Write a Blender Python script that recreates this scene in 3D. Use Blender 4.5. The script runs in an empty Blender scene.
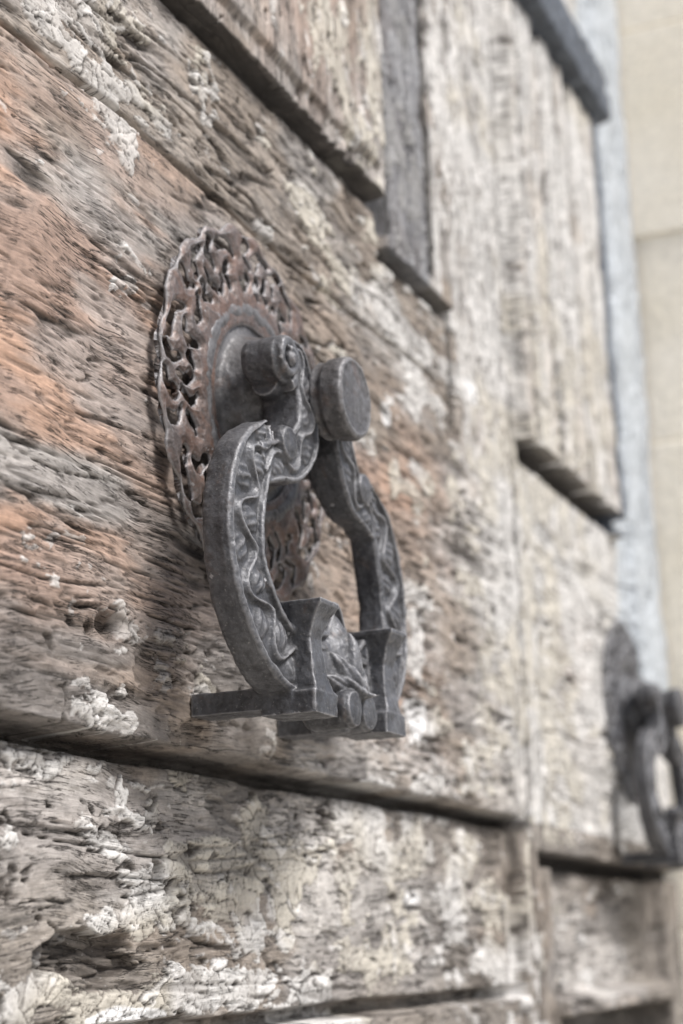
import bpy, math, numpy as np
from mathutils import Matrix, Vector
rng=np.random.RandomState(7)
Z0=1.6
scene=bpy.context.scene
# ---------------------------------------------------------------- helpers
def link(o,parent=None):
    scene.collection.objects.link(o)
    if parent: o.parent=parent
    return o
def mesh_from(name,verts,faces,mat=None,smooth=True,parent=None):
    me=bpy.data.meshes.new(name)
    verts=np.asarray(verts,dtype=np.float32); faces=np.asarray(faces,dtype=np.int32)
    nv=len(verts); nf,k=faces.shape
    me.vertices.add(nv); me.vertices.foreach_set('co',verts.ravel())
    me.loops.add(nf*k); me.loops.foreach_set('vertex_index',faces.ravel())
    me.polygons.add(nf); me.polygons.foreach_set('loop_start',np.arange(0,nf*k,k,dtype=np.int32))
    me.polygons.foreach_set('use_smooth',np.full(nf,smooth))
    me.update(calc_edges=True); me.validate()
    if mat: me.materials.append(mat)
    o=bpy.data.objects.new(name,me); link(o,parent); return o
def sstep(a,b,x):
    t=np.clip((x-a)/(b-a),0,1); return t*t*(3-2*t)
def vn(x,z,seed):
    L=np.random.RandomState(seed).rand(256,256)
    xi=np.floor(x).astype(int); zi=np.floor(z).astype(int)
    fx=x-xi; fz=z-zi; fx=fx*fx*(3-2*fx); fz=fz*fz*(3-2*fz)
    a=L[xi&255,zi&255]; b=L[(xi+1)&255,zi&255]; c=L[xi&255,(zi+1)&255]; d=L[(xi+1)&255,(zi+1)&255]
    return (a*(1-fx)+b*fx)*(1-fz)+(c*(1-fx)+d*fx)*fz
def fbm(x,z,o,seed):
    s=0;a=.5;t=0
    for i in range(o):
        s=s+a*vn(x+i*17.3,z+i*9.1,seed+i); t+=a; x=x*2.03; z=z*2.03; a*=.5
    return s/t
def worley(x,z,seed):
    R=np.random.RandomState(seed); JX=R.rand(128,128);JZ=R.rand(128,128);V=R.rand(128,128)
    xi=np.floor(x).astype(int); zi=np.floor(z).astype(int)
    f1=np.full(x.shape,9.);f2=np.full(x.shape,9.);val=np.zeros(x.shape)
    for i in(-1,0,1):
        for j in(-1,0,1):
            cx=(xi+i)&127; cz=(zi+j)&127
            d=np.hypot(xi+i+JX[cx,cz]-x, zi+j+JZ[cx,cz]-z)
            nw=d<f1
            f2=np.where(nw,f1,np.minimum(f2,d)); f1=np.where(nw,d,f1); val=np.where(nw,V[cx,cz],val)
    return f1,f2,val
# ---------------------------------------------------------------- materials
class NT:
    def __init__(s,name):
        s.m=bpy.data.materials.new(name); s.m.use_nodes=True; s.t=s.m.node_tree; s.t.nodes.clear()
        s.out=s.n('ShaderNodeOutputMaterial'); s.b=s.n('ShaderNodeBsdfPrincipled'); s.l(s.b.outputs[0],s.out.inputs[0])
    def n(s,t,**k):
        x=s.t.nodes.new(t)
        for a,b in k.items(): setattr(x,a,b)
        return x
    def l(s,a,b): s.t.links.new(a,b)
    def noise(s,vec,scale,detail=4,rough=.6,dist=0):
        x=s.n('ShaderNodeTexNoise'); s.l(vec,x.inputs['Vector']); x.inputs['Scale'].default_value=scale
        x.inputs['Detail'].default_value=detail; x.inputs['Roughness'].default_value=rough; x.inputs['Distortion'].default_value=dist
        return x.outputs['Fac']
    def ramp(s,f,stops):
        r=s.n('ShaderNodeValToRGB'); s.l(f,r.inputs[0]); e=r.color_ramp.elements
        while len(e)<len(stops): e.new(.5)
        for el,(p,c) in zip(e,stops): el.position=p; el.color=(c if isinstance(c,tuple) else (c,c,c))+(1,)
        return r.outputs[0]
    def mix(s,f,a,b,mode='MIX'):
        x=s.n('ShaderNodeMix',data_type='RGBA',blend_type=mode)
        for i,v in((0,f),(6,a),(7,b)):
            if isinstance(v,(int,float)): x.inputs[i].default_value=v
            elif isinstance(v,tuple): x.inputs[i].default_value=v+(1,)
            else: s.l(v,x.inputs[i])
        return x.outputs[2]
    def bump(s,h,strength,dist,prev=None):
        x=s.n('ShaderNodeBump'); s.l(h,x.inputs['Height']); x.inputs['Strength'].default_value=strength; x.inputs['Distance'].default_value=dist
        if prev: s.l(prev,x.inputs['Normal'])
        return x.outputs[0]
    def mapping(s,vec,sc):
        x=s.n('ShaderNodeMapping'); s.l(vec,x.inputs[0]); x.inputs['Scale'].default_value=sc; return x.outputs[0]
def iron(name,rust,base,light,rustcol=(.17,.085,.06)):
    t=NT(name); v=t.n('ShaderNodeTexCoord').outputs['Object']
    n1=t.noise(v,45,6,.65); n2=t.noise(v,260,4,.65); n3=t.noise(v,900,3,.6)
    c=t.mix(t.ramp(n1,[(.35,0.),(.65,1.)]),base,light)
    n4=t.noise(v,70,6,.7,.5)
    c=t.mix(t.ramp(n4,[(.62-rust*.4,0.),(.8-rust*.4,1.)]),c,rustcol)
    c=t.mix(t.ramp(n2,[(.3,.6),(.55,0.)]),c,(.015,.014,.014))
    c=t.mix(t.ramp(n3,[(.62,0.),(.76,.5)]),c,(.34,.33,.32))
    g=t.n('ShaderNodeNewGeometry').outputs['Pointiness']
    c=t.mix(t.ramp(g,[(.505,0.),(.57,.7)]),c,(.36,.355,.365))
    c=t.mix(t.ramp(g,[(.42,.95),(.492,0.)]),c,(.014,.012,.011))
    t.l(c,t.b.inputs['Base Color']); t.b.inputs['Metallic'].default_value=.25
    t.l(t.ramp(n2,[(.3,.68),(.7,.38)]),t.b.inputs['Roughness'])
    b=t.bump(n2,.7,.0008); b=t.bump(n3,.5,.0002,b); t.l(b,t.b.inputs['Normal'])
    return t.m
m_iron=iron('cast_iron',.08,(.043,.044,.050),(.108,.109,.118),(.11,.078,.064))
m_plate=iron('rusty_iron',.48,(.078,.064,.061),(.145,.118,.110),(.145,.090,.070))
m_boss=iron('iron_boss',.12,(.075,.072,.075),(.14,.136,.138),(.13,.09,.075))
def wood_mat():
    t=NT('weathered_wood'); v=t.n('ShaderNodeTexCoord').outputs['Object']
    col=t.n('ShaderNodeAttribute',attribute_name='Col').outputs['Color']
    vert=t.n('ShaderNodeAttribute',attribute_name='vert').outputs['Fac']
    rgh=t.n('ShaderNodeAttribute',attribute_name='rough').outputs['Fac']
    pnt=t.n('ShaderNodeAttribute',attribute_name='paint').outputs['Fac']
    wv=t.noise(v,11,2,.5)
    vm0=t.n('ShaderNodeVectorMath',operation='SCALE'); 
    cmb=t.n('ShaderNodeCombineXYZ'); t.l(wv,cmb.inputs[0]); t.l(wv,cmb.inputs[2]); t.l(cmb.outputs[0],vm0.inputs[0]); vm0.inputs['Scale'].default_value=.02
    ad=t.n('ShaderNodeVectorMath',operation='ADD'); t.l(v,ad.inputs[0]); t.l(vm0.outputs[0],ad.inputs[1]); va=ad.outputs[0]
    def dirn(a,b,detail,rough,dist=0.):
        return t.noise(t.mix(vert,t.mapping(va,(a,(a+b)/4,b)),t.mapping(va,(b,(a+b)/4,a))),1,detail,rough,dist)
    g=dirn(34,430,8,.74,.5); g2=dirn(160,1500,4,.7)
    ck=dirn(15,250,5,.62,.3); cm=dirn(30,70,4,.65); ck2=dirn(40,520,4,.65,.3); cm2=dirn(45,90,4,.65)
    sp=t.noise(v,520,5,.75); sp2=t.noise(v,120,6,.7)
    gm_=t.mix(1,t.ramp(g,[(.30,.50),(.45,.95),(.54,1.03),(.70,1.26)]),t.ramp(g2,[(.3,.70),(.7,1.22)]),'MULTIPLY')
    pf=t.ramp(pnt,[(0.,0.),(1.,.72)])
    c=t.mix(1,col,t.mix(pf,gm_,(1.,1.,1.)),'MULTIPLY')
    c=t.mix(1,c,t.ramp(sp2,[(.3,.70),(.5,1.),(.7,1.18)]),'MULTIPLY')
    lm1=t.mix(1,t.ramp(ck,[(.484,0.),(.497,1.),(.503,1.),(.516,0.)]),t.ramp(cm,[(.49,0.),(.55,1.)]),'MULTIPLY')
    lm2=t.mix(1,t.ramp(ck2,[(.478,0.),(.497,1.),(.503,1.),(.522,0.)]),t.ramp(cm2,[(.50,0.),(.56,.8)]),'MULTIPLY')
    lm=t.mix(1,lm1,lm2,'LIGHTEN'); lm=t.mix(pf,lm,(0.,0.,0.))
    lf=t.mix(1,lm,(.9,.9,.9),'MULTIPLY')
    c=t.mix(lf,c,(.025,.019,.016))
    rr=t.ramp(rgh,[(0.,.30),(1.,1.)])
    c=t.mix(t.mix(1,t.ramp(sp,[(.31,.75),(.40,0.)]),rr,'MULTIPLY'),c,(.05,.04,.032))
    c=t.mix(t.mix(1,t.ramp(sp,[(.63,0.),(.70,.45)]),rr,'MULTIPLY'),c,(.58,.56,.535))
    t.l(c,t.b.inputs['Base Color']); t.b.inputs['Roughness'].default_value=.70
    t.b.inputs['Specular IOR Level'].default_value=.35
    inv=t.n('ShaderNodeInvert'); t.l(lm,inv.inputs['Color'])
    gb=t.mix(pf,g,(.5,.5,.5))
    b=t.bump(gb,.7,.0007); b=t.bump(inv.outputs[0],.8,.0012,b); b=t.bump(g2,.4,.0002,b); b=t.bump(sp,.4,.0004,b); t.l(b,t.b.inputs['Normal'])
    return t.m
m_wood=wood_mat()
def stone(name,c1,c2,sc=6):
    t=NT(name); v=t.n('ShaderNodeTexCoord').outputs['Object']
    n=t.noise(v,sc,8,.65); n2=t.noise(v,sc*30,5,.6)
    c=t.mix(t.ramp(n,[(.35,0.),(.65,1.)]),c1,c2); c=t.mix(1,c,t.ramp(n2,[(.3,.85),(.6,1.05)]),'MULTIPLY')
    t.l(c,t.b.inputs['Base Color']); t.b.inputs['Roughness'].default_value=.9
    t.l(t.bump(n2,.5,.003),t.b.inputs['Normal']); return t.m
m_stone=stone('limestone',(.82,.76,.64),(.89,.84,.75))
m_pave=stone('paving',(.30,.29,.27),(.42,.40,.37),3)

# ---------------------------------------------------------------- door surface
def spaced(segs):
    out=[]
    for a,b,d in segs: out.append(np.arange(a,b,d))
    return np.concatenate(out+[[segs[-1][1]]])
xs=spaced([(-1.1,-.34,.012),(-.34,-.22,.0015),(-.22,.10,.0006),(.10,.32,.0009),(.32,.742,.0014)])
zs=spaced([(-1.48,-.6,.012),(-.6,-.30,.003),(-.30,.24,.00065),(.24,.55,.0015),(.55,1.0,.008)])
X,Z=np.meshgrid(xs,zs,indexing='ij')
wob=lambda s,a=.0013,f=22: (fbm(X*f,Z*f,4,s)-.5)*2*a
Xw=X+wob(1); Zw=Z+wob(2)
XJ=.372                      # joint between the two leaves
vert=((X<.2765)&(Z>.157))|((X>=.157)&(X<.2765)&(Z>.133))|((X>=.2765)&(X<.66)&(Z>.05))|(X>.66)
vert=vert|((X>.345)&(X<.405))
vertf=vert.astype(float)
U=np.where(vert,Z,X); W=np.where(vert,X,Z)
S=sstep
def box(x0,x1,z0,z1,e=.0012):
    return S(x0-e,x0+e,Xw)*(1-S(x1-e,x1+e,Xw))*S(z0-e,z0+e,Zw)*(1-S(z1-e,z1+e,Zw))
H=np.zeros_like(X)
H+=.008*box(-9,.1540,.1570,9,.0008)
H+=.003*box(-9,.143,.168,9,.002)
H-=.007*box(-9,.158,.1520,.157,.0010)
H-=.003*np.exp(-((Xw-.085)/.0015)**2)*(Z>.157)
H+=.006*box(.1600,.2590,.1330,9,.0008)
H-=.016*box(.1545,.1625,.141,9,.0012)
H-=.009*box(.190,.194,.141,9,.001)+.013*box(.216,.224,.141,9,.001)
H-=.006*box(.160,.262,.1280,.133,.001)
H-=.011*box(.2590,.2660,.070,9,.001)
H-=.011*box(-9,.352,-9,-.1375,.0012)
H-=.014*box(-9,.352,-.1430,-.1375,.001)
H-=.010*box(-9,.352,-.236,-.230,.001)
H+=.006*box(-9,.352,-9,-.236,.001)
H-=.015*(np.exp(-((Xw-XJ)/.0022)**2))
H-=.011*box(.405,.70,-.236,-.156,.0012)+.014*box(.380,.742,-.164,-.156,.001)
H+=.006*box(.405,.70,-.248,-.238,.001)
H-=.024*box(.41,.70,-.50,-.250,.001)
H+=.011*box(.380,.596,.092,.408,.001)
H-=.012*box(.380,.640,.080,.092,.001)
grv=np.clip(np.exp(-((Xw-.396)/.0035)**2)+np.exp(-((Xw-.448)/.0055)**2)+np.exp(-((Xw-.525)/.0065)**2)+np.exp(-((Xw-.487)/.0030)**2)*.7+np.exp(-((Xw-.565)/.003)**2)*.7,0,1)*box(.381,.596,.092,.408)
H-=.018*grv
H+=.022*box(.376,.622,.412,.452,.003)+.010*box(.39,.61,.452,.475,.004)
H+=.012*box(.596,.614,.078,.412,.002)
H+=.006*box(.655,.742,-.04,9,.002)
H-=.0050*np.exp(-((Zw-.087+.0012*np.sin(X*23))/.0011)**2)*(X<.25)
# ---- grain
warp=(fbm(U*4,W*7,2,11)-.5)*.016+(fbm(U*14,W*22,2,12)-.5)*.0035
kn=[(-.097,-.1007,.012),(.21,-.06,.03),(.02,-.19,.02),(.17,.10,.02),(.10,-.185,.025),(-.15,-.185,.02)]
for kx,kz,kr in kn:
    dx_=X-kx; dz_=Z-kz; warp-= .35*kr*np.tanh(dz_/(.3*kr))*np.exp(-(dx_/(kr*1.6))**2-(dz_/(kr))**2)
Wp=W+warp
def cracks(fu,fw,seed,lo,cov):
    n=vn(U*fu,Wp*fw,seed)*.7+vn(U*fu*2.3,Wp*fw*2.1,seed+1)*.3
    r=1-np.abs(2*n-1); m=sstep(cov,cov+.08,fbm(U*12,W*34,4,seed+5))
    return sstep(lo,1,r)*m
c1=cracks(6,80,21,.95,.50); c2=cracks(13,190,31,.92,.49); c3=cracks(26,400,41,.86,.48)
rough=np.clip(.13+.60*sstep(-.02,.10,X)+.75*sstep(.087,.092,Z)+.6*(Z<-.137)+.6*sstep(-.085,-.12,Z),0,1.1)
rough*=.35+.85*sstep(.35,.6,fbm(X*12,Z*20,3,19)); rough=np.clip(rough,.10,1)
# ---- paint film
def G(x0,z0,rx,rz): return np.exp(-((X-x0)/rx)**2-((Z-z0)/rz)**2)
pz=-.17+.20*sstep(.03,.2,X)*(1-.4*sstep(.3,.36,X))+.11*sstep(.087,.095,Z)*(X<.3)+.07*(Z<-.139)+.16*sstep(.26,.33,X)*(Z>-.14)
pz+=.55*G(-.055,-.223,.10,.011)+.22*G(-.02,-.182,.10,.020)+.12*G(.1,-.19,.09,.03)+.12*G(.1,.12,.15,.03)-.22*G(-.12,0,.12,.09)+.18*G(-.16,.14,.05,.05)-.12*G(-.17,-.165,.06,.02)-.25*(X>.38)*(Z<-.15)-.12*G(-.11,-.125,.06,.02)
pn=fbm(U*34,Wp*70,5,81)*.62+fbm(X*11,Z*20,3,91)*.38
f1,f2,cv=worley(U*170+4*fbm(X*90,Z*90,2,5),Wp*330+4*fbm(X*90,Z*90,2,6),101)
g1,g2,gv=worley(U*90+3*fbm(X*60,Z*60,2,7),Wp*150+3*fbm(X*60,Z*60,2,8),103)
pm=pn+pz*.55+(cv-.5)*.05+(gv-.5)*.07
paint=sstep(.546,.551,pm)
pedge=np.exp(-((pm-.542)/.005)**2)
crk=np.clip(sstep(.08,.02,f2-f1)*.3+sstep(.07,.02,g2-g1),0,1)
rp=1-.6*paint
H-= (.0028*c1*(.5+.5*rough)+.0016*c2+.0008*c3)*(1-.5*paint)
H+= (fbm(U*14,Wp*130,4,51)-.5)*.0008*(rough+.3)*rp+(fbm(X*7,Z*14,2,61)-.5)*.003
H+= (fbm(U*70,Wp*400,3,55)-.5)*.0006*(rough+.3)*rp
H+= (fbm(X*170,Z*220,3,57)-.5)*.0010*rough*rp
lump=fbm(U*40,Wp*130,4,71); H+= (.0006*rough*sstep(.58,.68,lump)-.0016*rough*sstep(.41,.34,lump))*rp
H+=paint*(.0005+.0006*gv*(sstep(.550,.58,pm))) - paint*crk*.0009 - .0005*pedge*rough
flake=((gv>.95)&(pn+pz*.4>.47)).astype(float); H+=.0005*flake*sstep(.0,.2,g2-g1)
chip=((cv>.95)&(pn+pz*.5>.44)).astype(float)*sstep(.02,.12,f2-f1); H+=.0003*chip
hole=((cv<.05)&(fbm(X*30,Z*40,2,97)>.50)).astype(float)*sstep(.04,.2,f2-f1)*(rough>.3); H-=.0016*hole
pit=G(-.097,-.1007,.0070,.0040)*1.3+G(-.109,-.104,.003,.002); H-=.007*np.clip(pit,0,1)
gm=sstep(.45,.55,G(-.095,-.2075,.036,.009)+.5*(fbm(X*80,Z*160,3,111)-.5)); H-=.006*gm
gm2=sstep(.5,.6,G(-.05,-.18,.006,.006)+.5*(fbm(X*80,Z*160,3,113)-.5)); H-=.004*gm2
edgew=np.exp(-((Z+.137)/.006)**2)*(X<XJ)*(fbm(X*30,Z*30,3,121)-.35); H-=.005*np.clip(edgew,0,1)*(Z>-.139)
# ---- pigments, plus shade and glare painted in
def C(r,g,b): return np.array([r,g,b])
def mixc(a,b,f): return a*(1-f[...,None])+b*f[...,None]
base=np.broadcast_to(C(.245,.226,.21),X.shape+(3,)).copy()
big=fbm(U*9,Wp*36,5,131)
base=mixc(base,C(.42,.395,.37),sstep(.40,.60,big))
base=mixc(base,C(.25,.20,.155),.65*sstep(.46,.60,fbm(X*11,Z*24,5,137)))
red=np.clip(1.2*G(-.17,.01,.17,.09)*(Z<.087)+.60*G(.178,.01,.07,.035)+.5*G(.165,-.085,.07,.03)+.5*G(.50,-.02,.06,.08)+.7*G(-.17,-.09,.08,.035)+.35*G(.05,.22,.12,.06)+.45*G(-.2,.16,.08,.05),0,1)
redn=sstep(.32,.60,fbm(U*9,Wp*36,5,141)+.10)
red=red*redn
base=mixc(base,C(.325,.222,.172),red*.9)
base=mixc(base,C(.45,.285,.20),red*.75*sstep(.48,.62,fbm(U*16,Wp*60,5,151)))
base=mixc(base,C(.35,.32,.30),.55*(X<.0)*sstep(.53,.66,fbm(U*10,Wp*50,4,155)))
base=mixc(base,C(.15,.139,.132),.85*(X<.12)*(Z>-.137)*sstep(-.09,-.12,Z)*sstep(.35,.6,fbm(U*8,Wp*60,3,161)))
base=mixc(base,C(.215,.19,.165),.8*(Z<-.137)*sstep(.35,.55,fbm(X*9,Z*20,3,163)))
base=mixc(base,C(.62,.61,.59),.75*sstep(.24,.40,X)*(Z>-.14)*(1-red*.7))  # paler toward the right: veiling glare painted into the wood colour
base=mixc(base,C(.42,.36,.30),.55*box(.381,.596,.092,.408)*sstep(.4,.6,fbm(U*8,W*50,3,165)))
base*= (.66+.68*fbm(U*20,Wp*190,4,171))[...,None]
pcol=mixc(np.broadcast_to(C(.57,.555,.535),base.shape),C(.50,.465,.40),sstep(.45,.58,fbm(X*12,Z*12,3,181)))
pcol=pcol*(.80+.28*gv[...,None])
base=mixc(base,pcol,paint*(.60+.34*gv)*(.78+.22*sstep(-.1,.1,X)+.2*(Z<-.137)).clip(0,1))
base=mixc(base,C(.64,.62,.60),np.clip(flake*.6+chip*.5,0,1))
wh=np.clip(G(.20,-.185,.012,.006)+G(.185,-.10,.016,.010)+.8*G(.165,.048,.010,.008)+G(-.07,-.228,.03,.004)+G(.30,.10,.015,.01),0,1)
base=mixc(base,C(.74,.73,.72),sstep(.45,.52,wh+.6*(fbm(X*60,Z*90,3,191)-.5))*(1-.7*crk))
dirt_shade=np.clip((.9*c1+.75*c2+.55*c3)*(1-.4*paint)+.85*paint*crk+.55*pedge*rough+.8*hole+.8*np.clip(pit,0,1)+.65*gm+.5*gm2+.35*sstep(.41,.34,lump)*rough*rp,0,.93)  # dirt in cracks and pits, plus edge shadows painted round paint patches
base=mixc(base,C(.045,.036,.03),dirt_shade*np.where(X<.5,1,.5))
gr=np.clip(np.exp(-((Z+.141)/.004)**2)*(X<XJ)+np.exp(-((X-XJ)/.003)**2)*.9+box(-9,.158,.150,.1585)*.9+box(.16,.262,.127,.1345)*.8+box(.214,.226,.14,9)*.85+box(.380,.62,.079,.093)*.95+box(.1545,.1625,.14,9)*.8+box(.258,.267,.07,9)*.7+grv*.9+box(.41,.7,-.5,-.249)*.7+box(.38,.742,-.165,-.155)*.9,0,.92)  # dark joints, plus shade painted under ledge and panel lips and in recesses
base=mixc(base,C(.04,.036,.034),gr)
base=mixc(base,C(.14,.147,.165),.7*box(.1600,.217,.133,9))
bl=np.clip(box(.374,.626,.408,.475)+box(.594,.617,.078,.412),0,1); base=mixc(base,C(.060,.075,.10),bl*.92)
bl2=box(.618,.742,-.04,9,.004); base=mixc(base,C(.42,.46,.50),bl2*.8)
base=mixc(base,C(.10,.088,.08),.65*G(.0,-.03,.088,.10)*(1-sstep(.05,.1,X)))  # paints shadow and grime into the wood behind the knocker plate
base=np.clip(base,.01,.85)
nx,nz=X.shape
V=np.stack([X,-H,Z],-1).reshape(-1,3)
idx=np.arange(nx*nz).reshape(nx,nz)
F=np.stack([idx[:-1,:-1],idx[1:,:-1],idx[1:,1:],idx[:-1,1:]],-1).reshape(-1,4)
door=bpy.data.objects.new('wooden_door',None); link(door); door.location=(0,0,Z0)
leafo=mesh_from('door_face',V,F,m_wood,True,door)
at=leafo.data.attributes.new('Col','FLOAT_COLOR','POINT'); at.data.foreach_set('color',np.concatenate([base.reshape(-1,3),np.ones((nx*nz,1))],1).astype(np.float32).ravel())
for nm_,ar in (('vert',vertf),('rough',rough),('paint',paint*(1-crk))):
    at=leafo.data.attributes.new(nm_,'FLOAT','POINT'); at.data.foreach_set('value',ar.ravel().astype(np.float32))
def boxo(name,x0,x1,y0,y1,z0,z1,mat,parent=None,bev=0):
    v=[(x,y,z) for x in(x0,x1) for y in(y0,y1) for z in(z0,z1)]
    f=[(0,1,3,2),(4,6,7,5),(0,4,5,1),(2,3,7,6),(0,2,6,4),(1,5,7,3)]
    o=mesh_from(name,v,f,mat,False,parent)
    if bev:
        b=o.modifiers.new('b','BEVEL'); b.width=bev; b.segments=3
    return o
core=boxo('door_core',-1.1,.742,.055,.09,-1.48,1.0,m_wood,door)

# ---------------------------------------------------------------- knocker
def smooth_path(pts,n):
    pts=np.array(pts,float); P=np.vstack([2*pts[0]-pts[1],pts,2*pts[-1]-pts[-2]])
    out=[];m=len(pts)-1
    for i in range(n):
        t=i/(n-1)*m; k=min(int(t),m-1); f=t-k
        p0,p1,p2,p3=P[k:k+4]
        out.append(.5*((2*p1)+(-p0+p2)*f+(2*p0-5*p1+4*p2-p3)*f*f+(-p0+3*p1-3*p2+p3)*f**3))
    return np.array(out)
def sweep(pts,n=260,orn=0,m=56,sup=5):
    """pts: x,z,y-depth centre,width,thick"""
    P=smooth_path(pts,n); T=np.gradient(P[:,:2],axis=0); T/=np.linalg.norm(T,axis=1)[:,None]; N=np.stack([-T[:,1],T[:,0]],1)
    s=np.concatenate([[0],np.cumsum(np.linalg.norm(np.diff(P[:,:2],axis=0),axis=1))])
    a=np.linspace(0,2*np.pi,m,endpoint=False); 
    if orn:   # more samples across the front face
        fa=np.linspace(.20*np.pi,.80*np.pi,70); ba=np.linspace(.80*np.pi,2.20*np.pi,42)[1:-1]; a=np.concatenate([fa,ba]); m=len(a)
    ca,sa=np.cos(a),np.sin(a)
    q=np.sign(ca)*np.abs(ca)**(2/sup); h=np.sign(sa)*np.abs(sa)**(2/sup)
    if orn:
        q[:70]=np.linspace(.98,-.98,70); h[:70]=(1-np.abs(q[:70])**7)**(1/7.)
    verts=[]
    for i in range(n):
        w=P[i,3]/2; t=P[i,4]/2
        hh=h*t
        if orn:
            fr=np.zeros(m,bool); fr[:70]=True
            aq=np.abs(q)
            ph=s[i]/.0125*np.pi
            inner=sstep(.80,.70,aq)
            rel=-.0025*inner
            vine=.42*np.sin(ph)
            rel=rel+.0025*np.exp(-((q-vine)/.13)**2)*inner
            cq=-.30*np.sign(np.sin(ph)); lf=np.hypot((q-cq)/.42,(abs(math.sin(ph))-1)/.65)
            rel=rel+.0023*np.clip(1-lf,0,1)**.6*(.8+.2*np.cos((q*2.2+s[i]*260)*6))*inner
            hh=hh+np.where(fr,rel,0)*orn
        qx=q*w
        verts.append(np.stack([P[i,0]+N[i,0]*qx, -(P[i,2]+hh), P[i,1]+N[i,1]*qx],1))
    Vv=np.concatenate(verts); id=np.arange(n*m).reshape(n,m)
    f=np.stack([id[:-1],np.roll(id,-1,1)[:-1],np.roll(id,-1,1)[1:],id[1:]],-1).reshape(-1,4)
    c0=len(Vv); Vv=np.vstack([Vv,verts[0].mean(0),verts[-1].mean(0)])
    tri=[(c0,(j+1)%m,j) for j in range(m)]+[(c0+1,(n-1)*m+j,(n-1)*m+(j+1)%m) for j in range(m)]
    return Vv,[tuple(x) for x in f]+tri
def lathe(prof,n=96):
    V=[];m=len(prof)
    for r,h in prof:
        for j in range(n):
            a=2*math.pi*j/n; V.append((r*math.cos(a),-h,r*math.sin(a)))
    F=[(i*n+j,i*n+(j+1)%n,(i+1)*n+(j+1)%n,(i+1)*n+j) for i in range(m-1) for j in range(n)]
    V+= [(0,-prof[0][1],0),(0,-prof[-1][1],0)]; c=len(V)-2
    F+=[(c,(j+1)%n,j) for j in range(n)]+[(c+1,(m-1)*n+j,(m-1)*n+(j+1)%n) for j in range(n)]
    return np.array(V),F
def combine(parts):
    V=[];F=[];o=0
    for v,f in parts:
        V+= [tuple(p) for p in v]; F+=[tuple(i+o for i in q) for q in f]; o+=len(v)
    return V,F
def mirror(p):
    v,f=p; v=np.array(v,float).copy(); v[:,0]*=-1; return v,[tuple(reversed(q)) for q in f]
def shift(p,dx,dy,dz): return (np.array(p[0])+np.array([dx,dy,dz]),p[1])
def loftbox(secs):
    V=[];
    for z,x0,x1,yb,yf in secs: V+=[(x0,-yb,z),(x1,-yb,z),(x1,-yf,z),(x0,-yf,z)]
    F=[(0,1,2,3)];n=len(secs)
    for i in range(n-1):
        for j in range(4): F.append((i*4+j,(i+1)*4+j,(i+1)*4+(j+1)%4,i*4+(j+1)%4))
    F.append(tuple((n-1)*4+j for j in(3,2,1,0))); return np.array(V),F
half=[]
half.append(sweep([(-.0475,-.0225,.030,.006,.012),(-.0525,-.0300,.0305,.017,.012),(-.0610,-.0410,.0305,.026,.0125),(-.0675,-.056,.0305,.029,.0125),(-.0690,-.072,.031,.029,.0125),(-.0650,-.088,.032,.028,.0135),(-.053,-.1025,.033,.026,.0145),(-.034,-.1095,.033,.024,.016),(-.0,-.1095,.033,.024,.016)],420,1.0))
half.append(sweep([(-.0290,.0135,.029,.009,.0165),(-.0215,.010,.029,.014,.0170),(-.0178,.001,.029,.017,.0172),(-.0170,-.010,.030,.0185,.017),(-.0200,-.021,.031,.020,.016),(-.029,-.030,.031,.019,.014),(-.041,-.034,.031,.016,.0125),(-.053,-.038,.0305,.016,.012)],260,.7))
# curled scroll end: spiral band over a sunk core
cx,cz=-.0325,.0078
spir=[]
for i in range(34):
    a=math.radians(-70+i*16.5); rr=.0094*math.exp(-i*.030)+.0004
    spir.append((cx+rr*math.cos(a),cz+rr*math.sin(a),.0290,.0052-.00007*i,.0165+.0001*i))
half.append(sweep(spir,300,0,28,4))
half.append(shift(lathe([(.0084,.0),(.0092,.0015),(.0092,.0125),(.0084,.0135),(.0,.0137)],48),cx,-.0215,cz))
half.append(shift(lathe([(.0030,.0),(.0030,.0165),(.0018,.0180),(.0,.0183)],24),cx+.0006,-.0215,cz))
roll2=lathe([(.006,.0),(.0068,.002),(.0068,.0115),(.006,.0135),(.003,.0145),(.0,.0148)],40)
half.append(shift(roll2,-.0365,-.025,-.0265))
roll3=lathe([(.0064,.0),(.0072,.002),(.0072,.0170),(.0064,.0190),(.0,.0200)],48)
half.append(shift(roll3,-.0072,-.030,-.1222))
half.append(loftbox([(-.1275,-.0440,-.0235,.028,.0490),(-.1195,-.0438,-.0238,.028,.0490),(-.1185,-.0415,-.0265,.028,.0485),(-.1120,-.0408,-.0285,.028,.0470),(-.1000,-.0402,-.0300,.028,.0460),(-.0930,-.0412,-.0285,.028,.0485),(-.0885,-.0425,-.0260,.028,.0515),(-.0870,-.0425,-.0260,.028,.0515)]))
half.append(loftbox([(-.1255,-.044,-.029,.0005,.040),(-.1175,-.044,-.029,.0005,.040)]))
parts=half+[mirror(p) for p in half]
cb=lathe([(.0055,-.034),(.0055,.034)],32); v=cb[0].copy(); v=np.stack([v[:,1],v[:,0],v[:,2]],1); v[:,1]-=.027
parts.append((v,[tuple(reversed(q)) for q in cb[1]]))
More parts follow.
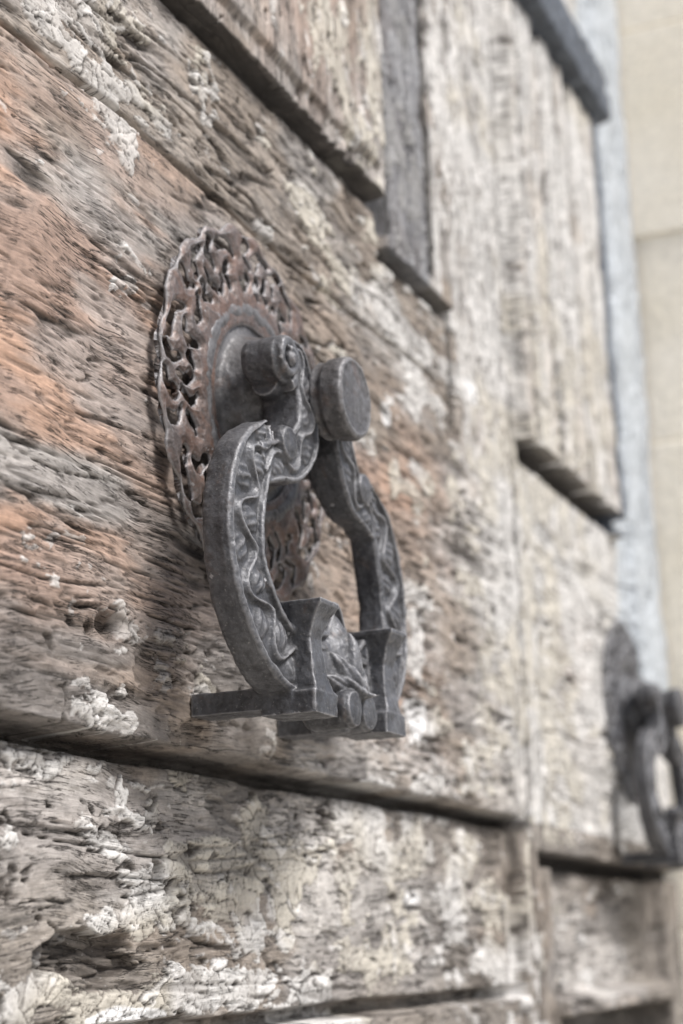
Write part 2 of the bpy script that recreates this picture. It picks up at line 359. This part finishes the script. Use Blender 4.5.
def cartouche(n=120,m=120):
    hw=.0290
    us=np.linspace(-1,1,n); vs=np.linspace(0,1,m); Uc,Vc=np.meshgrid(us,vs,indexing='ij')
    x=Uc*hw; au=np.abs(Uc)
    ztop=-.0950+.0150*np.exp(-(au/.26)**2)+.0045*np.exp(-((au-.90)/.16)**2)+.0015*np.exp(-((au-.5)/.12)**2)
    zbot=-.1235-.0070*np.exp(-(au/.45)**2)+.003*np.exp(-((au-.72)/.13)**2)
    z=zbot+(ztop-zbot)*Vc
    y=.0405+.0085*np.exp(-(au/.55)**2)*np.sin(np.clip(Vc*1.1,0,1)*np.pi)**.7
    edge=np.minimum(np.minimum(Vc,1-Vc)*(ztop-zbot),hw-np.abs(x))
    y=y-.0026*sstep(.0022,.0034,edge)
    for a0,L_,wd in ((0.,.026,.0042),(.62,.021,.0036),(1.15,.019,.0034)):
        for sgn in (-1,1):
            pz_=z+.118; al=a0*sgn
            lx=x*math.cos(al)-pz_*math.sin(al); lz=x*math.sin(al)+pz_*math.cos(al)
            tt=np.clip(lz/L_,0,1); ww=wd*np.sin(np.pi*np.clip(tt*.9+.1,0,1))**.8+1e-5
            s_=np.clip(1-(lx/ww)**2,0,1)*(lz>0)*(lz<L_)
            y=y+(.0028*np.sqrt(s_)-.0012*np.exp(-(lx/.0005)**2)*(s_>0))*sstep(.0010,.0030,edge)*(1 if a0 else .5)
    e=np.clip(np.minimum(np.minimum(Vc,1-Vc)/.05,(1-au)/.05),0,1); y=y-.0015*(1-np.sqrt(e*(2-e)))
    A=np.stack([x,-y,z],-1).reshape(-1,3); B=np.stack([x,0*y-.030,z],-1).reshape(-1,3)
    id=np.arange(n*m).reshape(n,m); f=np.stack([id[:-1,:-1],id[1:,:-1],id[1:,1:],id[:-1,1:]],-1).reshape(-1,4)
    F=[tuple(q) for q in f]+[tuple(q[::-1]+n*m) for q in f]
    rim=list(id[:,0])+list(id[-1,1:])+list(id[::-1,-1][1:])+list(id[0,::-1][1:-1])
    for i in range(len(rim)):
        a,b=rim[i],rim[(i+1)%len(rim)]; F.append((b,a,a+n*m,b+n*m))
    return np.vstack([A,B]),F
parts.append(cartouche())
def pymesh(name,V,F,mat,parent):
    me=bpy.data.meshes.new(name); me.from_pydata([tuple(map(float,p)) for p in V],[],F); me.materials.append(mat)
    o=bpy.data.objects.new(name,me); link(o,parent); return o
V_,F_=combine(parts)
kn1=bpy.data.objects.new('door_knocker',None); link(kn1); kn1.location=(0,0,Z0)
tex=bpy.data.textures.new('cast','CLOUDS'); tex.noise_scale=.006; tex.noise_depth=3
def castify(o,vox,amp,sm=2):
    r=o.modifiers.new('r','REMESH'); r.mode='VOXEL'; r.voxel_size=vox; r.use_smooth_shade=True
    s=o.modifiers.new('s','SMOOTH'); s.factor=.5; s.iterations=sm
    d=o.modifiers.new('d','DISPLACE'); d.texture=tex; d.strength=amp; d.mid_level=.5; d.texture_coords='LOCAL'
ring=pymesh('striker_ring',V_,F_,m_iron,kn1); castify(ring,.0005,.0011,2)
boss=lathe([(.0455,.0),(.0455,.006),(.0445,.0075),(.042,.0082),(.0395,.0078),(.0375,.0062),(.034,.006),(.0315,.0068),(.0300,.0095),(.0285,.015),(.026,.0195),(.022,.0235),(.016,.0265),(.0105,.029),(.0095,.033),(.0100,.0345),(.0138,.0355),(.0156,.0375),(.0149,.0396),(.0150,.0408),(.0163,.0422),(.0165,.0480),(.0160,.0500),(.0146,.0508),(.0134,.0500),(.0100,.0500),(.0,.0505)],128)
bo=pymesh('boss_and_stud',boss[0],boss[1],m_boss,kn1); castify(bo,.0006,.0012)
# pierced plate : foliate openings cut in a cast disc
nr,nt=130,1800
r=np.linspace(.036,.0790,nr)[None,:].repeat(nt,0); th=(np.arange(nt)/nt*2*np.pi)[:,None].repeat(nr,1)
NS=7; RM=.059; per=2*math.pi*RM/NS
holes=[([(-.0240,.0050),(-.0200,.0098),(-.0130,.0105)],.0016,.0028),([(-.0075,.0118),(-.0035,.0070),(-.0065,.0020)],.0026,.0013),
 ([(.0010,.0112),(.0065,.0105),(.0100,.0055)],.0014,.0028),([(.0165,.0118),(.0190,.0075),(.0160,.0030)],.0024,.0014),
 ([(-.0200,.0015),(-.0150,-.0020),(-.0165,-.0075)],.0015,.0027),([(-.0095,-.0040),(-.0050,-.0075)],.0025,.0012),
 ([(.0015,.0030),(.0030,-.0030),(-.0005,-.0060)],.0016,.0026),([(.0085,-.0005),(.0115,-.0050),(.0085,-.0095)],.0026,.0013),
 ([(.0180,-.0025),(.0215,-.0060),(.0250,-.0050)],.0026,.0014)]
def fplate(r,th):
    thn=th+.08*(fbm(r*150,th*3,2,5)-.5)
    sx=((thn/(2*np.pi)*NS)%1-.5)*per; sy=r-RM+.0022*(fbm(th*6,r*120,2,9)-.5)*2
    f=np.minimum(.0755+.0014*np.cos(3*NS*th)+.0008*np.cos(7.0*th+1)-r,r-.034)
    for pts,w0,w1 in holes:
        n=len(pts)-1
        for k in(-per,0,per):
            for i,((ax,ay),(bx_,by)) in enumerate(zip(pts[:-1],pts[1:])):
                ax2=ax+k;dx=bx_-ax;dy=by-ay
                t=np.clip(((sx-ax2)*dx+(sy-ay)*dy)/(dx*dx+dy*dy),0,1)
                w=w0+(w1-w0)*(i+t)/n
                f=np.minimum(f,np.hypot(sx-ax2-t*dx,sy-ay-t*dy)-w*1.02)
    return f+.0012*(fbm(th*20,r*340,2,33)-.5)
f=fplate(r,th)
fc=.25*(f[:,:-1]+np.roll(f,-1,0)[:,:-1]+np.roll(f,-1,0)[:,1:]+f[:,1:])
keep=fc>0
id=np.arange(nt*nr).reshape(nt,nr)
Fq=np.stack([id[:,:-1],np.roll(id,-1,0)[:,:-1],np.roll(id,-1,0)[:,1:],id[:,1:]],-1)[keep]
cnt=np.zeros(nt*nr); np.add.at(cnt,Fq.ravel(),1); bnd=((cnt>0)&(cnt<4)).reshape(nt,nr)
e=1e-5
for it in range(2):
    f0=fplate(r,th); fr_=(fplate(r+e,th)-f0)/e; ft_=(fplate(r,th+e/.058)-f0)/e
    g=fr_**2+ft_**2+.05
    dr=np.clip(-f0*fr_/g,-.0003,.0003); dt=np.clip(-f0*ft_/g,-.0003,.0003)
    r=np.where(bnd,r+dr,r); th=np.where(bnd,th+dt/.058,th)
ff=fplate(r,th)
yy=.0055+.0014*np.sqrt(np.clip(ff/.0014,0,1))+.0007*sstep(.0012,.0035,ff)-.0008*sstep(.046,.075,r)
Vp=np.stack([r*np.cos(th),-yy,r*np.sin(th)],-1).reshape(-1,3)
used=np.unique(Fq); mp=-np.ones(nt*nr,int); mp[used]=np.arange(len(used))
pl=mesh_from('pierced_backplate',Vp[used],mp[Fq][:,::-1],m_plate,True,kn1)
so=pl.modifiers.new('s','SOLIDIFY'); so.thickness=.0030; so.offset=-1
d=pl.modifiers.new('d','DISPLACE'); d.texture=tex; d.strength=.0010; d.direction='Y'; d.texture_coords='LOCAL'
kn2=bpy.data.objects.new('door_knocker.001',None); link(kn2); kn2.location=(.617,.002,Z0-.048); kn2.scale=(.86,.86,.86)
for o in (ring,bo,pl):
    c=o.copy(); c.parent=kn2; link(c)
    c.material_slots[0].link='OBJECT'; c.material_slots[0].material=m_iron
# ---------------------------------------------------------------- surroundings
wall=bpy.data.objects.new('stone_wall',None); link(wall); wall.location=(0,0,Z0)
zj=[-1.6,-1.26,-.9,-.55,-.20,.187,.367,.56,.85,1.2,1.6]
k=0
for a,b in zip(zj[:-1],zj[1:]):
    boxo('jamb_block_%d'%k,.744+.002*(k%3),1.15,-.16,.10,a+.001,b-.001,m_stone,wall,.002)
    boxo('left_jamb_%d'%k,-1.5,-1.104,-.16,.10,a+.002,b-.002,m_stone,wall,.004); k+=1
boxo('jamb_mortar',.749,1.14,-.15,.09,-1.6,1.6,m_stone,wall)
boxo('lintel',-1.1,.743,-.16,.12,1.004,1.6,m_stone,wall,.006)
boxo('facade_right',1.154,5,-.155,.2,-1.6,1.6,m_stone,wall); boxo('facade_left',-5,-1.504,-.155,.2,-1.6,1.6,m_stone,wall)
boxo('facade_top',-5,5,-.155,.2,1.604,4,m_stone,wall)
boxo('stone_step',-1.1,.742,-.40,.1,0.0,.115,m_stone,None,.01)
g=mesh_from('ground',[(-60,-60,0),(60,-60,0),(60,60,0),(-60,60,0)],[(0,1,2,3)],m_pave,False)
# ---------------------------------------------------------------- light
w=bpy.data.worlds.new('World'); scene.world=w; w.use_nodes=True; nt_=w.node_tree; bg=nt_.nodes['Background']
sky=nt_.nodes.new('ShaderNodeTexSky'); sky.sky_type='NISHITA'; sky.sun_disc=False
sd=Vector((-.08,-.60,.78)).normalized()
sky.sun_elevation=math.asin(sd.z); sky.sun_rotation=math.atan2(sd.x,sd.y); sky.dust_density=3; sky.air_density=1
hs=nt_.nodes.new('ShaderNodeHueSaturation'); hs.inputs['Saturation'].default_value=.7
nt_.links.new(sky.outputs[0],hs.inputs['Color']); nt_.links.new(hs.outputs[0],bg.inputs[0]); bg.inputs[1].default_value=.15
L=bpy.data.lights.new('sun','SUN'); L.energy=5.0; L.angle=math.radians(18); L.color=(1,.98,.96)
lo=bpy.data.objects.new('sun',L); link(lo); lo.rotation_euler=(-sd).to_track_quat('-Z','Y').to_euler()
# ---------------------------------------------------------------- camera
fpx=1700.
dx=Vector((749,-418,-fpx)).normalized(); dz=Vector((-200,(fpx*fpx-200*749)/418.,-fpx)); dz=(dz-dz.dot(dx)*dx).normalized(); dy=dz.cross(dx)
R=Matrix((dx,dy,dz)).to_4x4()
cd=bpy.data.cameras.new('camera'); cam=bpy.data.objects.new('camera',cd); link(cam)
cam.matrix_world=Matrix.Translation((-.583,-.287,Z0-.209))@R
cd.sensor_fit='VERTICAL'; cd.sensor_height=24; cd.lens=fpx/1024*24; cd.clip_start=.01; cd.clip_end=500
cd.dof.use_dof=True; cd.dof.focus_distance=.58; cd.dof.aperture_fstop=6.2
scene.camera=cam
scene.view_settings.view_transform='Standard'; scene.view_settings.look='None'; scene.view_settings.exposure=0
